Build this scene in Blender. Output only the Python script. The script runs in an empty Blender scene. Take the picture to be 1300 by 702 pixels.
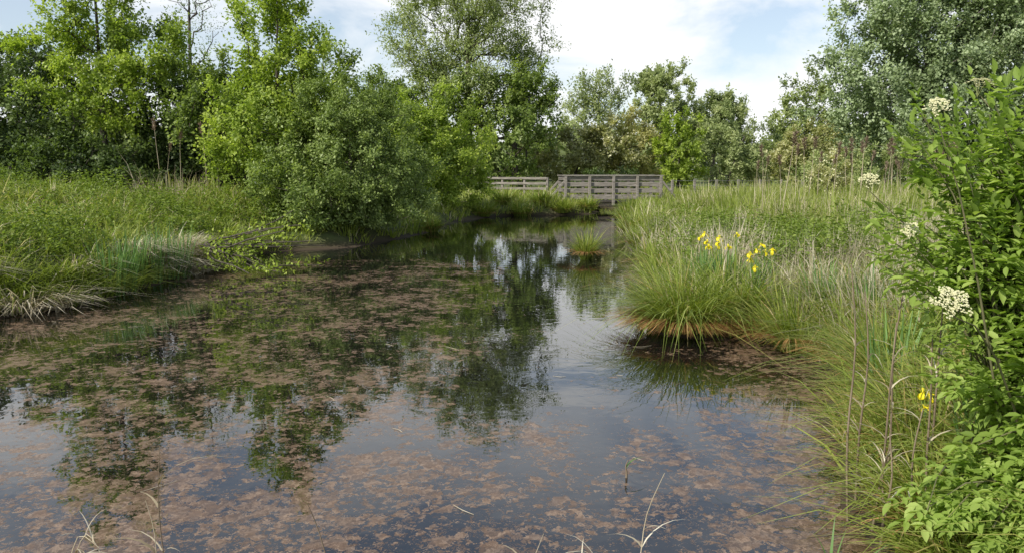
import bpy, math, bmesh, numpy as np
from mathutils import Vector, Matrix
scene = bpy.context.scene
COL = scene.collection
scene.view_settings.view_transform = 'Standard'
scene.view_settings.look = 'None'
scene.view_settings.exposure = 0

# ------------------------------------------------------------------ camera
cam_d = bpy.data.cameras.new("camera"); cam = bpy.data.objects.new("camera", cam_d); COL.objects.link(cam)
cam_d.lens = 28; cam_d.sensor_width = 36; cam_d.clip_end = 3000; cam_d.clip_start = 0.05
cam.location = (0, 0, 2.0)
cam.rotation_euler = (math.radians(90 - 7.66), 0, 0)
scene.camera = cam

# ------------------------------------------------------------------ node helpers
def new_mat(name):
    m = bpy.data.materials.new(name); m.use_nodes = True
    m.node_tree.nodes.clear()
    return m, m.node_tree.nodes, m.node_tree.links
def ramp(N, stops, interp='LINEAR'):
    r = N.new('ShaderNodeValToRGB'); cr = r.color_ramp; cr.interpolation = interp
    while len(cr.elements) > 1: cr.elements.remove(cr.elements[-1])
    cr.elements[0].position = stops[0][0]; cr.elements[0].color = (*stops[0][1], 1)
    for p, c in stops[1:]:
        e = cr.elements.new(p); e.color = (*c, 1)
    return r
def g(v): return (v, v, v)

def leaf_mat(name, stops, transl=0.35, rough=0.5, tcol=(1.25, 1.35, 0.6), spec=0.35, k=1.0):
    stops = [(p, tuple(min(.95, c * k) for c in col)) for p, col in stops]
    m, N, L = new_mat(name)
    a = N.new('ShaderNodeAttribute'); a.attribute_name = 'v'
    r = ramp(N, stops); L.new(a.outputs['Fac'], r.inputs['Fac'])
    p = N.new('ShaderNodeBsdfPrincipled'); p.inputs['Roughness'].default_value = rough
    p.inputs['Specular IOR Level'].default_value = spec
    L.new(r.outputs['Color'], p.inputs['Base Color'])
    mul = N.new('ShaderNodeMix'); mul.data_type = 'RGBA'; mul.blend_type = 'MULTIPLY'
    mul.inputs[0].default_value = 1; mul.inputs[7].default_value = (*tcol, 1)
    L.new(r.outputs['Color'], mul.inputs[6])
    t = N.new('ShaderNodeBsdfTranslucent'); L.new(mul.outputs[2], t.inputs['Color'])
    mx = N.new('ShaderNodeMixShader'); mx.inputs[0].default_value = transl
    L.new(p.outputs[0], mx.inputs[1]); L.new(t.outputs[0], mx.inputs[2])
    o = N.new('ShaderNodeOutputMaterial'); L.new(mx.outputs[0], o.inputs[0])
    return m

def solid_mat(name, c1, c2, scale=8, rough=0.8, bump=0.2, stretch=(1, 1, 1)):
    m, N, L = new_mat(name)
    tc = N.new('ShaderNodeTexCoord'); mp = N.new('ShaderNodeMapping'); mp.inputs['Scale'].default_value = stretch
    L.new(tc.outputs['Object'], mp.inputs[0])
    n = N.new('ShaderNodeTexNoise'); n.inputs['Scale'].default_value = scale; n.inputs['Detail'].default_value = 5
    L.new(mp.outputs[0], n.inputs['Vector'])
    r = ramp(N, [(0.3, c1), (0.7, c2)]); L.new(n.outputs['Fac'], r.inputs['Fac'])
    p = N.new('ShaderNodeBsdfPrincipled'); p.inputs['Roughness'].default_value = rough
    L.new(r.outputs['Color'], p.inputs['Base Color'])
    b = N.new('ShaderNodeBump'); b.inputs['Strength'].default_value = bump; b.inputs['Distance'].default_value = 0.01
    L.new(n.outputs['Fac'], b.inputs['Height']); L.new(b.outputs[0], p.inputs['Normal'])
    o = N.new('ShaderNodeOutputMaterial'); L.new(p.outputs[0], o.inputs[0])
    return m

M_bark = solid_mat("bark", (0.035, 0.028, 0.02), (0.11, 0.09, 0.07), 12, 0.9, 0.6, (1, 1, 0.3))
M_barkpale = solid_mat("pale_bark", (0.09, 0.08, 0.065), (0.22, 0.2, 0.17), 12, 0.9, 0.5, (1, 1, 0.3))
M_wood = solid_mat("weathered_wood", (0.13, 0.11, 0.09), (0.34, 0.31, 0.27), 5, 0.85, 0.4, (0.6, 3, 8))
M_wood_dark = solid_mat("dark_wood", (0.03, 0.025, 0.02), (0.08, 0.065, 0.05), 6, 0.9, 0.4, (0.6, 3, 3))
M_wire = solid_mat("galvanised_wire", (0.2, 0.2, 0.2), (0.3, 0.3, 0.3), 6, 0.5, 0.1)
M_deadstem = solid_mat("dead_stem", (0.12, 0.085, 0.055), (0.27, 0.21, 0.14), 15, 0.8, 0.3, (1, 1, .2))
M_straw = solid_mat("pale_straw", (0.34, 0.28, 0.18), (0.58, 0.5, 0.36), 15, 0.7, 0.2, (1, 1, .2))
M_elderstem = solid_mat("green_brown_stem", (0.08, 0.09, 0.035), (0.16, 0.14, 0.07), 15, 0.7, 0.2, (1, 1, .2))

KF = 2.1
G_bright = [(0, (0.055, 0.082, 0.012)), (0.5, (0.135, 0.18, 0.026)), (1, (0.23, 0.27, 0.055))]
G_mid = [(0, (0.036, 0.056, 0.014)), (0.5, (0.088, 0.122, 0.028)), (1, (0.16, 0.195, 0.055))]
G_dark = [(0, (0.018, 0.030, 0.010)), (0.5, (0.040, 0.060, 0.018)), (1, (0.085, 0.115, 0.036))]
G_grey = [(0, (0.065, 0.088, 0.040)), (0.5, (0.13, 0.165, 0.08)), (1, (0.22, 0.26, 0.15))]
G_shrub = [(0, (0.045, 0.066, 0.016)), (0.5, (0.10, 0.135, 0.034)), (1, (0.18, 0.22, 0.075))]
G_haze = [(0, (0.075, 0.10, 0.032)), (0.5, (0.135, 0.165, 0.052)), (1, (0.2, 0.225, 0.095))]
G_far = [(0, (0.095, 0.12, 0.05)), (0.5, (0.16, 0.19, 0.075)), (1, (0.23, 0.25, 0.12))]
G_olive = [(0, (0.09, 0.095, 0.035)), (0.5, (0.16, 0.165, 0.065)), (0.8, (0.22, 0.21, 0.1)), (1, (0.33, 0.32, 0.2))]
G_beige = [(0, (0.13, 0.125, 0.045)), (0.5, (0.21, 0.2, 0.085)), (1, (0.3, 0.28, 0.13))]
L_bright = leaf_mat("fresh_green_leaves", G_bright, 0.42, k=KF)
L_mid = leaf_mat("green_leaves", G_mid, 0.4, k=KF)
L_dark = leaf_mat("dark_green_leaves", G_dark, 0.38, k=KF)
L_grey = leaf_mat("silvery_green_leaves", G_grey, 0.35, tcol=(1.1, 1.2, 0.7), k=KF)
L_shrub = leaf_mat("willow_leaves", G_shrub, 0.36, tcol=(1.15, 1.25, 0.6), k=KF)
L_haze = leaf_mat("haze_tinted_green_leaves", G_haze, 0.4, tcol=(1.15, 1.2, 0.8), k=KF)  # aerial haze painted into the leaf colour, paler for distance
L_far = leaf_mat("far_haze_tinted_leaves", G_far, 0.42, tcol=(1.1, 1.15, 0.85), k=KF)  # distance haze mixed into the colour of far foliage, paler still
L_olive = leaf_mat("hawthorn_leaves", G_olive, 0.38, k=KF)
L_beige = leaf_mat("budding_leaves", G_beige, 0.38, k=KF)
L_elder = leaf_mat("elder_leaves", [(0, (0.14, 0.21, 0.035)), (0.6, (0.29, 0.40, 0.08)), (1, (0.43, 0.53, 0.15))], 0.45, 0.6, spec=0.25)
L_herb = leaf_mat("herb_leaves", [(0, (0.09, 0.135, 0.02)), (0.6, (0.20, 0.275, 0.045)), (1, (0.32, 0.38, 0.09))], 0.38, 0.5)
L_grass = leaf_mat("meadow_grass_blades", [(0, (0.10, 0.145, 0.02)), (0.45, (0.24, 0.30, 0.05)), (0.74, (0.38, 0.43, 0.11)), (0.82, (0.48, 0.43, 0.22)), (1, (0.72, 0.64, 0.46))], 0.42, 0.5, tcol=(1.2, 1.25, 0.65))
L_sedge = leaf_mat("sedge_blades", [(0, (0.11, 0.16, 0.02)), (0.5, (0.26, 0.34, 0.055)), (0.8, (0.43, 0.48, 0.125)), (0.9, (0.49, 0.4, 0.15)), (1, (0.54, 0.4, 0.18))], 0.42, 0.42, tcol=(1.2, 1.2, 0.6))
L_rust = leaf_mat("rusty_dead_blades", [(0, (0.24, 0.11, 0.03)), (1, (0.56, 0.34, 0.14))], 0.25, 0.7, tcol=(1, .9, .7))
L_strawb = leaf_mat("straw_blades", [(0, (0.3, 0.24, 0.14)), (0.5, (0.54, 0.47, 0.33)), (1, (0.76, 0.7, 0.55))], 0.3, 0.6, tcol=(1, .95, .8))
L_iris = leaf_mat("iris_blades", [(0, (0.08, 0.16, 0.045)), (1, (0.21, 0.35, 0.11))], 0.3, 0.4)
L_yellow = leaf_mat("yellow_petals", [(0, (0.88, 0.72, 0.012)), (1, (0.93, 0.84, 0.04))], 0.3, 0.5, tcol=(1, 1, 0.5))
L_cream = leaf_mat("cream_blossom", [(0, (0.46, 0.48, 0.22)), (0.4, (0.68, 0.66, 0.40)), (1, (0.82, 0.79, 0.55))], 0.25, 0.6, tcol=(1, 1, .7))
L_plume = leaf_mat("reed_plumes", [(0, (0.16, 0.12, 0.08)), (1, (0.4, 0.31, 0.22))], 0.3, 0.8, tcol=(1, .9, .8))

# ------------------------------------------------------------------ mesh helpers
def mk(name, V, Q, mat, loc=(0, 0, 0), parent=None, var=None, smooth=False):
    V = np.ascontiguousarray(V, dtype=np.float32); Q = np.ascontiguousarray(Q, dtype=np.int32)
    me = bpy.data.meshes.new(name)
    me.vertices.add(len(V)); me.vertices.foreach_set('co', V.ravel())
    me.loops.add(Q.size); me.loops.foreach_set('vertex_index', Q.ravel())
    me.polygons.add(len(Q))
    me.polygons.foreach_set('loop_start', np.arange(0, Q.size, 4, dtype=np.int32))
    if smooth: me.polygons.foreach_set('use_smooth', np.ones(len(Q), dtype=bool))
    me.update(calc_edges=True); me.validate()
    if var is not None and len(me.vertices) == len(var):
        at = me.attributes.new('v', 'FLOAT', 'POINT'); at.data.foreach_set('value', np.ascontiguousarray(var, dtype=np.float32))
    me.materials.append(mat)
    ob = bpy.data.objects.new(name, me); COL.objects.link(ob); ob.location = loc
    if parent is not None: ob.parent = parent
    return ob
def empty(name, loc):
    e = bpy.data.objects.new(name, None); e.empty_display_size = 0.2; e.location = loc; COL.objects.link(e); return e
def tag(o, label, cat, group=None, kind=None):
    o['label'] = label; o['category'] = cat
    if group: o['group'] = group
    if kind: o['kind'] = kind
    return o
def norm(a): return a / np.maximum(np.linalg.norm(a, axis=-1, keepdims=True), 1e-9)
class Bag:
    def __init__(s): s.V = []; s.Q = []; s.A = []; s.n = 0
    def add(s, V, Q, A=None):
        s.V.append(V); s.Q.append(Q + s.n); s.n += len(V)
        s.A.append(np.full(len(V), 0.5) if A is None else A)
    def get(s): return np.concatenate(s.V), np.concatenate(s.Q), np.concatenate(s.A)
def tube(P, rad, k=5):
    P = np.asarray(P, float); n = len(P); rad = np.broadcast_to(np.asarray(rad, float), (n,))
    T = norm(np.gradient(P, axis=0)); ref = np.array([0.31, 0.95, 0.1]) if abs(T[0][2]) > 0.6 else np.array([0, 0, 1.])
    U = norm(np.cross(T, ref)); W = np.cross(T, U)
    a = np.arange(k) * 2 * np.pi / k
    V = P[:, None] + rad[:, None, None] * (np.cos(a)[None, :, None] * U[:, None] + np.sin(a)[None, :, None] * W[:, None])
    i = np.arange(n - 1)[:, None] * k; j = np.arange(k)[None]; jn = (j + 1) % k
    Q = np.stack([i + j, i + jn, i + k + jn, i + k + j], -1).reshape(-1, 4)
    return V.reshape(-1, 3), Q
def leaves(C, D, Ls, wr, v, r, fine=False, upb=0.7, up0=None):
    n = len(C); D = norm(D)
    up = (np.array([0, 0, 1.]) if up0 is None else up0) + r.normal(0, upb, (n, 3)); B = norm(np.cross(D, up)); Nn = np.cross(B, D)
    Ls = np.broadcast_to(Ls, (n,))[:, None]; W = Ls * wr * 0.5
    if not fine:
        V = np.stack([C, C + D * Ls * .45 + B * W + Nn * W * .35, C + D * Ls - Nn * Ls * .08, C + D * Ls * .45 - B * W + Nn * W * .35], 1).reshape(-1, 3)
        Q = np.arange(n * 4).reshape(-1, 4); return V, Q, np.repeat(v, 4)
    f = .3
    V = np.stack([C, C + D * Ls * .28 + B * W * .9 + Nn * W * f, C + D * Ls * .62 + B * W * .85 + Nn * W * f - Nn * Ls * .03, C + D * Ls - Nn * Ls * .15,
                  C + D * Ls * .62 - B * W * .85 + Nn * W * f - Nn * Ls * .03, C + D * Ls * .28 - B * W * .9 + Nn * W * f], 1).reshape(-1, 3)
    i = np.arange(n)[:, None] * 6
    Q = np.concatenate([i + np.array([[0, 1, 2, 3]]), i + np.array([[0, 3, 4, 5]])]); return V, Q, np.repeat(v, 6)
def blades(B0, H, W, az, lean, droop, v, r, seg=3):
    """curved tapering grass blades"""
    n = len(B0); d = np.stack([np.cos(az), np.sin(az), np.zeros(n)], 1)
    fa = az + np.pi / 2 + r.normal(0, .5, n); s = np.stack([np.cos(fa), np.sin(fa), np.zeros(n)], 1)
    lv = []
    for k in range(seg + 1):
        t = k / seg
        hor = H * (lean * t + droop * t * t * .9); ver = H * (t * (1 - 0.25 * np.minimum(lean, 1.6)) - droop * .55 * t ** 3)
        c = B0 + d * hor[:, None]; c[:, 2] += ver
        w = (W * (1.0 - t ** 1.8) * .5 + 0.0004)[:, None]
        lv.append(c - s * w); lv.append(c + s * w)
    V = np.stack(lv, 1).reshape(-1, 3); m = 2 * (seg + 1)
    i = np.arange(n)[:, None] * m
    Q = np.concatenate([i + np.array([[2 * k, 2 * k + 1, 2 * k + 3, 2 * k + 2]]) for k in range(seg)])
    return V, Q, np.repeat(v, m)

# ------------------------------------------------------------------ shoreline & terrain height
POLY = np.array([(-30, 2.6), (-3, 2.8), (0, 2.9), (1.6, 2.9), (2.0, 3.5), (2.1, 4.4), (2.3, 5.1), (2.5, 5.7), (2.8, 6.5), (3.4, 7.4), (3.2, 8.2),
    (3.1, 9.2), (1.95, 9.5), (1.7, 10.4), (2.1, 12), (2.35, 14), (2.9, 17.7), (3.3, 23), (3.7, 27), (4.4, 31), (5.0, 35), (5.4, 38), (5.5, 41), (5.2, 42), (4.6, 42),
    (4.3, 41), (4.0, 38), (3.7, 36), (2.0, 34.8), (-.6, 34.3), (-1.9, 31), (-2.6, 28), (-2.7, 25.2), (-4.1, 20.6), (-6.2, 19.0), (-6.2, 15.6), (-6.35, 13.9), (-6.4, 11.6),
    (-7.1, 10.6), (-10, 9.7), (-14, 9.2), (-30, 9)], float)
def sdist(X, Y):
    P = np.stack([np.ravel(X), np.ravel(Y)], 1); d = np.full(len(P), 1e9); ins = np.zeros(len(P), bool)
    for a, b in zip(POLY, np.roll(POLY, -1, 0)):
        e = b - a; t = np.clip(((P - a) @ e) / (e @ e), 0, 1); q = a + t[:, None] * e
        d = np.minimum(d, np.hypot(*(P - q).T))
        c = ((a[1] > P[:, 1]) != (b[1] > P[:, 1])) & (P[:, 0] < (b[0] - a[0]) * (P[:, 1] - a[1]) / (b[1] - a[1] + 1e-12) + a[0]); ins ^= c
    return np.where(ins, -d, d).reshape(np.shape(X))
def wob(X, Y):
    return (np.sin(X * .9 + 1.3 * np.sin(Y * .7)) * np.cos(Y * .8 + np.sin(X * .6)) * .5 + np.sin(X * 2.3 + Y * 1.7) * np.cos(Y * 2.9 - X * 1.1) * .25 + np.sin(X * 5.1 - Y * 4.3) * .12)
def ss(t): t = np.clip(t, 0, 1); return t * t * (3 - 2 * t)
def height(X, Y, sd=None):
    X = np.asarray(X, float); Y = np.asarray(Y, float)
    if sd is None: sd = sdist(X, Y)
    sd = sd + wob(X * 1.7, Y * 1.7) * .12
    left = ss((-X - 5) / 3) * ss((Y - 8) / 3)
    h = np.where(sd > 0, .02 + .36 * ss(sd / (.7 - .2 * left)) + .25 * ss((sd - .5) / 4), .02 - .7 * ss(-sd / 1.0))
    h = h + np.where(sd > 0, left * (.15 * ss(sd / .6) + .4 * ss(sd / 5) + .28 * ss(sd) * wob(X * 1.3, Y * 1.3)), 0)
    near = (Y < 3.6) & (X < 2.1)
    h = np.where(near & (sd > 0), np.minimum(h, .02 + .35 * ss(sd / 2.6)), h)
    h = h + np.where(sd > .3, wob(X, Y) * .07, 0)
    return h
gx = np.unique(np.concatenate([-np.geomspace(20, 900, 26), np.linspace(-20, -8, 60), np.linspace(-8, 8, 150), np.linspace(8, 20, 40), np.geomspace(20, 900, 26)]).round(3))
gy = np.unique(np.concatenate([-np.geomspace(3, 300, 18), np.linspace(-3, 24, 220), np.linspace(24, 50, 90), np.geomspace(50, 1500, 32)]).round(3))
GX, GY = np.meshgrid(gx, gy); GZ = height(GX, GY)
V = np.stack([GX, GY, GZ], -1).reshape(-1, 3); nx, ny = len(gx), len(gy)
i = (np.arange(ny - 1)[:, None] * nx + np.arange(nx - 1)[None]).ravel()
Q = np.stack([i, i + 1, i + nx + 1, i + nx], 1)
m, N, L = new_mat("grassy_soil")
tc = N.new('ShaderNodeTexCoord'); n1 = N.new('ShaderNodeTexNoise'); n1.inputs['Scale'].default_value = 1.2; n1.inputs['Detail'].default_value = 8; L.new(tc.outputs['Object'], n1.inputs['Vector'])
r1 = ramp(N, [(0.35, (0.06, 0.07, 0.02)), (0.55, (0.09, 0.12, 0.03)), (0.72, (0.17, 0.15, 0.08))]); L.new(n1.outputs['Fac'], r1.inputs['Fac'])
sx = N.new('ShaderNodeSeparateXYZ'); L.new(tc.outputs['Object'], sx.inputs[0])
mr = N.new('ShaderNodeMapRange'); mr.inputs[1].default_value = 0.0; mr.inputs[2].default_value = 0.3; L.new(sx.outputs['Z'], mr.inputs[0])
mm = N.new('ShaderNodeMix'); mm.data_type = 'RGBA'; L.new(mr.outputs[0], mm.inputs[0]); mm.inputs[6].default_value = (0.05, 0.032, 0.017, 1); L.new(r1.outputs[0], mm.inputs[7])
p = N.new('ShaderNodeBsdfPrincipled'); p.inputs['Roughness'].default_value = .95; L.new(mm.outputs[2], p.inputs['Base Color'])
b = N.new('ShaderNodeBump'); b.inputs['Distance'].default_value = .05; L.new(n1.outputs['Fac'], b.inputs['Height']); L.new(b.outputs[0], p.inputs['Normal'])
o = N.new('ShaderNodeOutputMaterial'); L.new(p.outputs[0], o.inputs[0])
gr = mk("ground", V, Q, m, smooth=True); gr['kind'] = 'structure'

# ------------------------------------------------------------------ water
m, N, L = new_mat("pond_water")
def math_n(op, a, b=None, c=None):
    x = N.new('ShaderNodeMath'); x.operation = op
    for k, q in enumerate((a, b, c)):
        if q is None: continue
        if isinstance(q, (int, float)): x.inputs[k].default_value = q
        else: L.new(q, x.inputs[k])
    return x.outputs[0]
def noise(scale, det=4, rough=.6, dist=0, vec=None, out='Fac'):
    x = N.new('ShaderNodeTexNoise'); x.inputs['Scale'].default_value = scale; x.inputs['Detail'].default_value = det
    x.inputs['Roughness'].default_value = rough; x.inputs['Distortion'].default_value = dist
    L.new(vec or tc.outputs['Object'], x.inputs['Vector']); return x.outputs[out]
def mrange(v, a, b, c=0, d=1):
    x = N.new('ShaderNodeMapRange'); x.interpolation_type = 'SMOOTHSTEP'
    for k, q in enumerate((v, a, b, c, d)):
        if isinstance(q, (int, float)): x.inputs[k].default_value = q
        else: L.new(q, x.inputs[k])
    return x.outputs[0]
tc = N.new('ShaderNodeTexCoord'); sx = N.new('ShaderNodeSeparateXYZ'); L.new(tc.outputs['Object'], sx.inputs[0])
X_, Y_ = sx.outputs['X'], sx.outputs['Y']
va = N.new('ShaderNodeVectorMath'); va.operation = 'MULTIPLY_ADD'; L.new(noise(16, 4, .7, 0, None, 'Color'), va.inputs[0]); va.inputs[1].default_value = (.18, .18, 0); L.new(tc.outputs['Object'], va.inputs[2])
big = noise(.8, 4, .62, .5)
mid = noise(2.6, 4, .65, .3)
bias = mrange(Y_, 4.5, 8.0, .06, -.05)
bias = math_n('ADD', bias, mrange(X_, .3, 2.5, 0, .11))
bias = math_n('SUBTRACT', bias, mrange(Y_, 14.0, 24.0, 0, .5))
xc = math_n('SUBTRACT', X_, math_n('MULTIPLY_ADD', Y_, .045, .35))
band = math_n('MULTIPLY', mrange(math_n('ABSOLUTE', xc), .5, 1.7, 1, 0), mrange(Y_, 5.2, 8.0, .12, 1))
bias = math_n('SUBTRACT', bias, math_n('MULTIPLY', band, .36))
dens = math_n('ADD', math_n('MULTIPLY_ADD', big, 1.15, -.205), math_n('MULTIPLY_ADD', mid, 1.0, -.5))
dens = math_n('ADD', dens, bias)
def flakes(scale, off, k):
    vo = N.new('ShaderNodeTexVoronoi'); vo.feature = 'F1'; vo.inputs['Scale'].default_value = scale; L.new(va.outputs[0], vo.inputs['Vector'])
    s = N.new('ShaderNodeSeparateColor'); L.new(vo.outputs['Color'], s.inputs[0])
    R_ = math_n('MULTIPLY', math_n('SUBTRACT', dens, off), math_n('MULTIPLY_ADD', s.outputs[0], k, .35))
    return math_n('SUBTRACT', R_, vo.outputs['Distance']), s.outputs[1]
f1, c1 = flakes(7.5, .03, 1.1); f2, c2 = flakes(17.0, .03, 1.15); f3, c3 = flakes(46.0, .0, 1.0)
amt = math_n('MAXIMUM', math_n('MAXIMUM', f1, f2), f3)
core = mrange(amt, -.015, .035)
film = mrange(dens, .3, .8, .0, .08)
opac = math_n('MINIMUM', math_n('MULTIPLY_ADD', c2, .35, .58), .9)
mask = math_n('MAXIMUM', math_n('MULTIPLY', core, opac), film)
grain = noise(80, 3, .7)
rc = ramp(N, [(0.2, (0.075, 0.043, 0.023)), (0.5, (0.175, 0.108, 0.064)), (0.8, (0.36, 0.255, 0.175))])
L.new(math_n('ADD', math_n('MULTIPLY', grain, .6), math_n('MULTIPLY', c3, .4)), rc.inputs['Fac'])
clean = N.new('ShaderNodeBsdfPrincipled'); clean.inputs['Base Color'].default_value = (0.008, 0.008, 0.007, 1); clean.inputs['Roughness'].default_value = 0.01; clean.inputs['IOR'].default_value = 1.85
scum = N.new('ShaderNodeBsdfPrincipled'); L.new(rc.outputs[0], scum.inputs['Base Color']); scum.inputs['Roughness'].default_value = .5; scum.inputs['Specular IOR Level'].default_value = .3
scum.inputs['Coat Weight'].default_value = .25; scum.inputs['Coat Roughness'].default_value = .05; scum.inputs['Coat IOR'].default_value = 1.4
rip = N.new('ShaderNodeBump'); rip.inputs['Strength'].default_value = .14; rip.inputs['Distance'].default_value = .01
L.new(noise(4.0, 2, .5, .4), rip.inputs['Height']); L.new(rip.outputs[0], clean.inputs['Normal']); L.new(rip.outputs[0], scum.inputs['Coat Normal'])
bp = N.new('ShaderNodeBump'); bp.inputs['Strength'].default_value = .3; bp.inputs['Distance'].default_value = .008
L.new(math_n('ADD', grain, core), bp.inputs['Height']); L.new(bp.outputs[0], scum.inputs['Normal'])
mx = N.new('ShaderNodeMixShader'); L.new(mask, mx.inputs[0]); L.new(clean.outputs[0], mx.inputs[1]); L.new(scum.outputs[0], mx.inputs[2])
o = N.new('ShaderNodeOutputMaterial'); L.new(mx.outputs[0], o.inputs[0])
wv = np.array([(-30, 1.5, 0), (12, 1.5, 0), (12, 50, 0), (-30, 50, 0)], float)
wt = mk("water", wv, np.array([[0, 1, 2, 3]]), m); wt['kind'] = 'structure'

# ------------------------------------------------------------------ trees
def grow(name, label, cat, base, blobs, ncl, nleaf, lsize, mat, bark=M_bark, tr=.1, twig=.6, spread=.25, seed=1, wr=.5, upw=.5, group=None, trunk_h=None, shell=.6, droop=0.0, fine=False, blossom=0):
    r = np.random.RandomState(seed)
    bz = float(height(base[0], base[1])) - .05
    loc = (base[0], base[1], bz); root = empty(name, loc); tag(root, label, cat, group)
    vol = np.array([b[3] * b[4] * b[5] for b in blobs]) ** .8; vol = vol / vol.sum()
    pick = r.choice(len(blobs), ncl, p=vol); bl = np.array(blobs, float)[pick]
    d = norm(r.normal(size=(ncl, 3))); rad = r.uniform(0, 1, ncl) ** (1 / 3.); rad = shell * (.55 + .45 * rad) + (1 - shell) * rad
    lump = 1 + .22 * np.sin(d[:, 0] * 5 + seed) * np.sin(d[:, 1] * 4 + seed * 2) + .14 * np.sin(d[:, 2] * 7 + d[:, 0] * 6) + r.normal(0, .06, ncl)
    C = bl[:, :3] + d * bl[:, 3:] * (rad * lump)[:, None]; C[:, 2] = np.maximum(C[:, 2], .25)
    top = max(b[2] + b[5] * .6 for b in blobs); th = trunk_h or top
    cx = np.mean([b[0] for b in blobs]); cy = np.mean([b[1] for b in blobs])
    nt = 9; t = np.linspace(0, 1, nt)
    nodes = [np.array([cx * tt ** 1.3 + .12 * math.sin(3 * tt + seed) * tt, cy * tt ** 1.3 + .1 * math.cos(4 * tt + seed) * tt, th * tt]) for tt in t]
    par = [-1] + list(range(nt - 1)); tip = [0] * nt
    order = np.argsort(np.hypot(C[:, 0], C[:, 1]) + .3 * abs(C[:, 2] - th * .5))
    for ci in order:
        c = C[ci]; A = np.array(nodes); dd = np.linalg.norm(A - c, axis=1) + np.maximum(0, A[:, 2] - c[2] + .25 * np.hypot(*(A[:, :2] - c[:2]).T)) * 1.8
        dd[0] += 1
        k = int(np.argmin(dd)); mid = (A[k] + c) * .5 + r.normal(0, .05, 3) * np.linalg.norm(A[k] - c) + np.array([0, 0, -.06]) * np.linalg.norm(A[k] - c)
        nodes.append(mid); par.append(k); tip.append(0); nodes.append(c); par.append(len(nodes) - 2); tip.append(1)
    cnt = np.array(tip, float)
    for k in range(len(nodes) - 1, 0, -1): cnt[par[k]] += cnt[k]
    rr = tr * (np.maximum(cnt, 1) / max(cnt[0], 1)) ** .5; rr = np.maximum(rr, .006)
    bag = Bag()
    tv, tq = tube(np.array(nodes[:nt]), np.maximum(rr[:nt] * np.linspace(1.15, .8, nt), .01), 7); bag.add(tv, tq)
    for k in range(nt, len(nodes)):
        a = nodes[par[k]]; c = nodes[k]
        tv, tq = tube(np.array([a, (a + c) / 2, c]), [min(rr[par[k]], rr[k] * 1.3), rr[k] * 1.05, rr[k] * .9], 4); bag.add(tv, tq)
    V, Q, A = bag.get(); mk("trunk", V, Q, bark, parent=root, smooth=True)
    ntw = 9; cen = np.array([cx, cy, top * .5])
    out = norm(C - cen)
    TD = norm(out[:, None] * .7 + r.normal(0, .65, (ncl, ntw, 3)) + np.array([0, 0, upw]))
    TL = twig * r.uniform(.5, 1.2, (ncl, ntw)); per = max(2, nleaf // ntw)
    tt = r.uniform(.0, 1, (ncl, ntw, per))
    pos = C[:, None, None] + TD[:, :, None] * (TL[:, :, None] * tt)[..., None] + r.normal(0, 1, (ncl, ntw, per, 3)) * spread * twig * .5
    pos[..., 2] -= droop * (TL[:, :, None] * tt) ** 2
    cvar = r.normal(0, .2, ncl)
    v = np.clip(.45 + cvar[:, None, None] + r.normal(0, .17, (ncl, ntw, per)) + .15 * tt, 0, 1)
    LD = TD[:, :, None] * .6 + r.normal(0, .7, (ncl, ntw, per, 3)) + np.array([0, 0, -.15 - droop])
    up0 = np.broadcast_to((out * .8 + np.array([0, 0, .7]))[:, None, None], pos.shape).reshape(-1, 3)
    pos = pos.reshape(-1, 3); LD = LD.reshape(-1, 3); v = v.ravel()
    ok = pos[:, 2] > .08; pos, LD, v, up0 = pos[ok], LD[ok], v[ok], up0[ok]
    V, Q, A = leaves(pos, LD, lsize * r.uniform(.6, 1.25, len(pos)), wr, v, r, fine, .5, up0)
    mk("crown", V, Q, mat, parent=root, var=A)
    if blossom:
        k = r.choice(len(pos), blossom); Pc = pos[k] + out[r.randint(0, ncl, blossom)] * .05
        Pc = np.repeat(Pc, 6, 0) + r.normal(0, lsize * .8, (blossom * 6, 3))
        V, Q, A = leaves(Pc, r.normal(0, 1, Pc.shape), lsize * .8, .9, r.uniform(0, 1, len(Pc)), r)
        mk("blossom", V, Q, L_cream, parent=root, var=A)
    return root

# left bank
grow("field_maple_tree", "tall young tree with bright yellow-green leaves on the grassy bank", "tree", (-12.4, 24.6),
     [(-.3, 0, 5.7, 1.4, 1.5, 1.6), (1.4, 0, 4.2, 1.2, 1.3, .9), (-1.6, .2, 4.3, 1.0, 1.0, .8), (-.1, 0, 7.2, 1.0, 1.1, 1.2), (0, 0, 3.2, 1.7, 1.3, 1.0)], 180, 210, .105, L_bright, tr=.09, twig=.6, seed=11, wr=.7, trunk_h=6.6, upw=.3)
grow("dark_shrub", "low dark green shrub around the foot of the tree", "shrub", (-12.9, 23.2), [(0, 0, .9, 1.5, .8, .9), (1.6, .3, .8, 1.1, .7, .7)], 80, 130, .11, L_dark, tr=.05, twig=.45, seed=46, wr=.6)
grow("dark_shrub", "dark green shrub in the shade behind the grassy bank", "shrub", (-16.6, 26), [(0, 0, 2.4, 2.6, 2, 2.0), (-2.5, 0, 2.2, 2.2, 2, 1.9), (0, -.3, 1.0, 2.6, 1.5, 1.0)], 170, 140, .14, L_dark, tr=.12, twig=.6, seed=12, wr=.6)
grow("dark_shrub", "dark green shrub in the shade behind the grassy bank", "shrub", (-12.4, 27.0), [(0, 0, 2.0, 2.8, 1.8, 1.9), (0, -.3, .8, 2.6, 1.2, .8)], 150, 140, .14, L_dark, tr=.12, twig=.6, seed=13, wr=.6)
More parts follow.
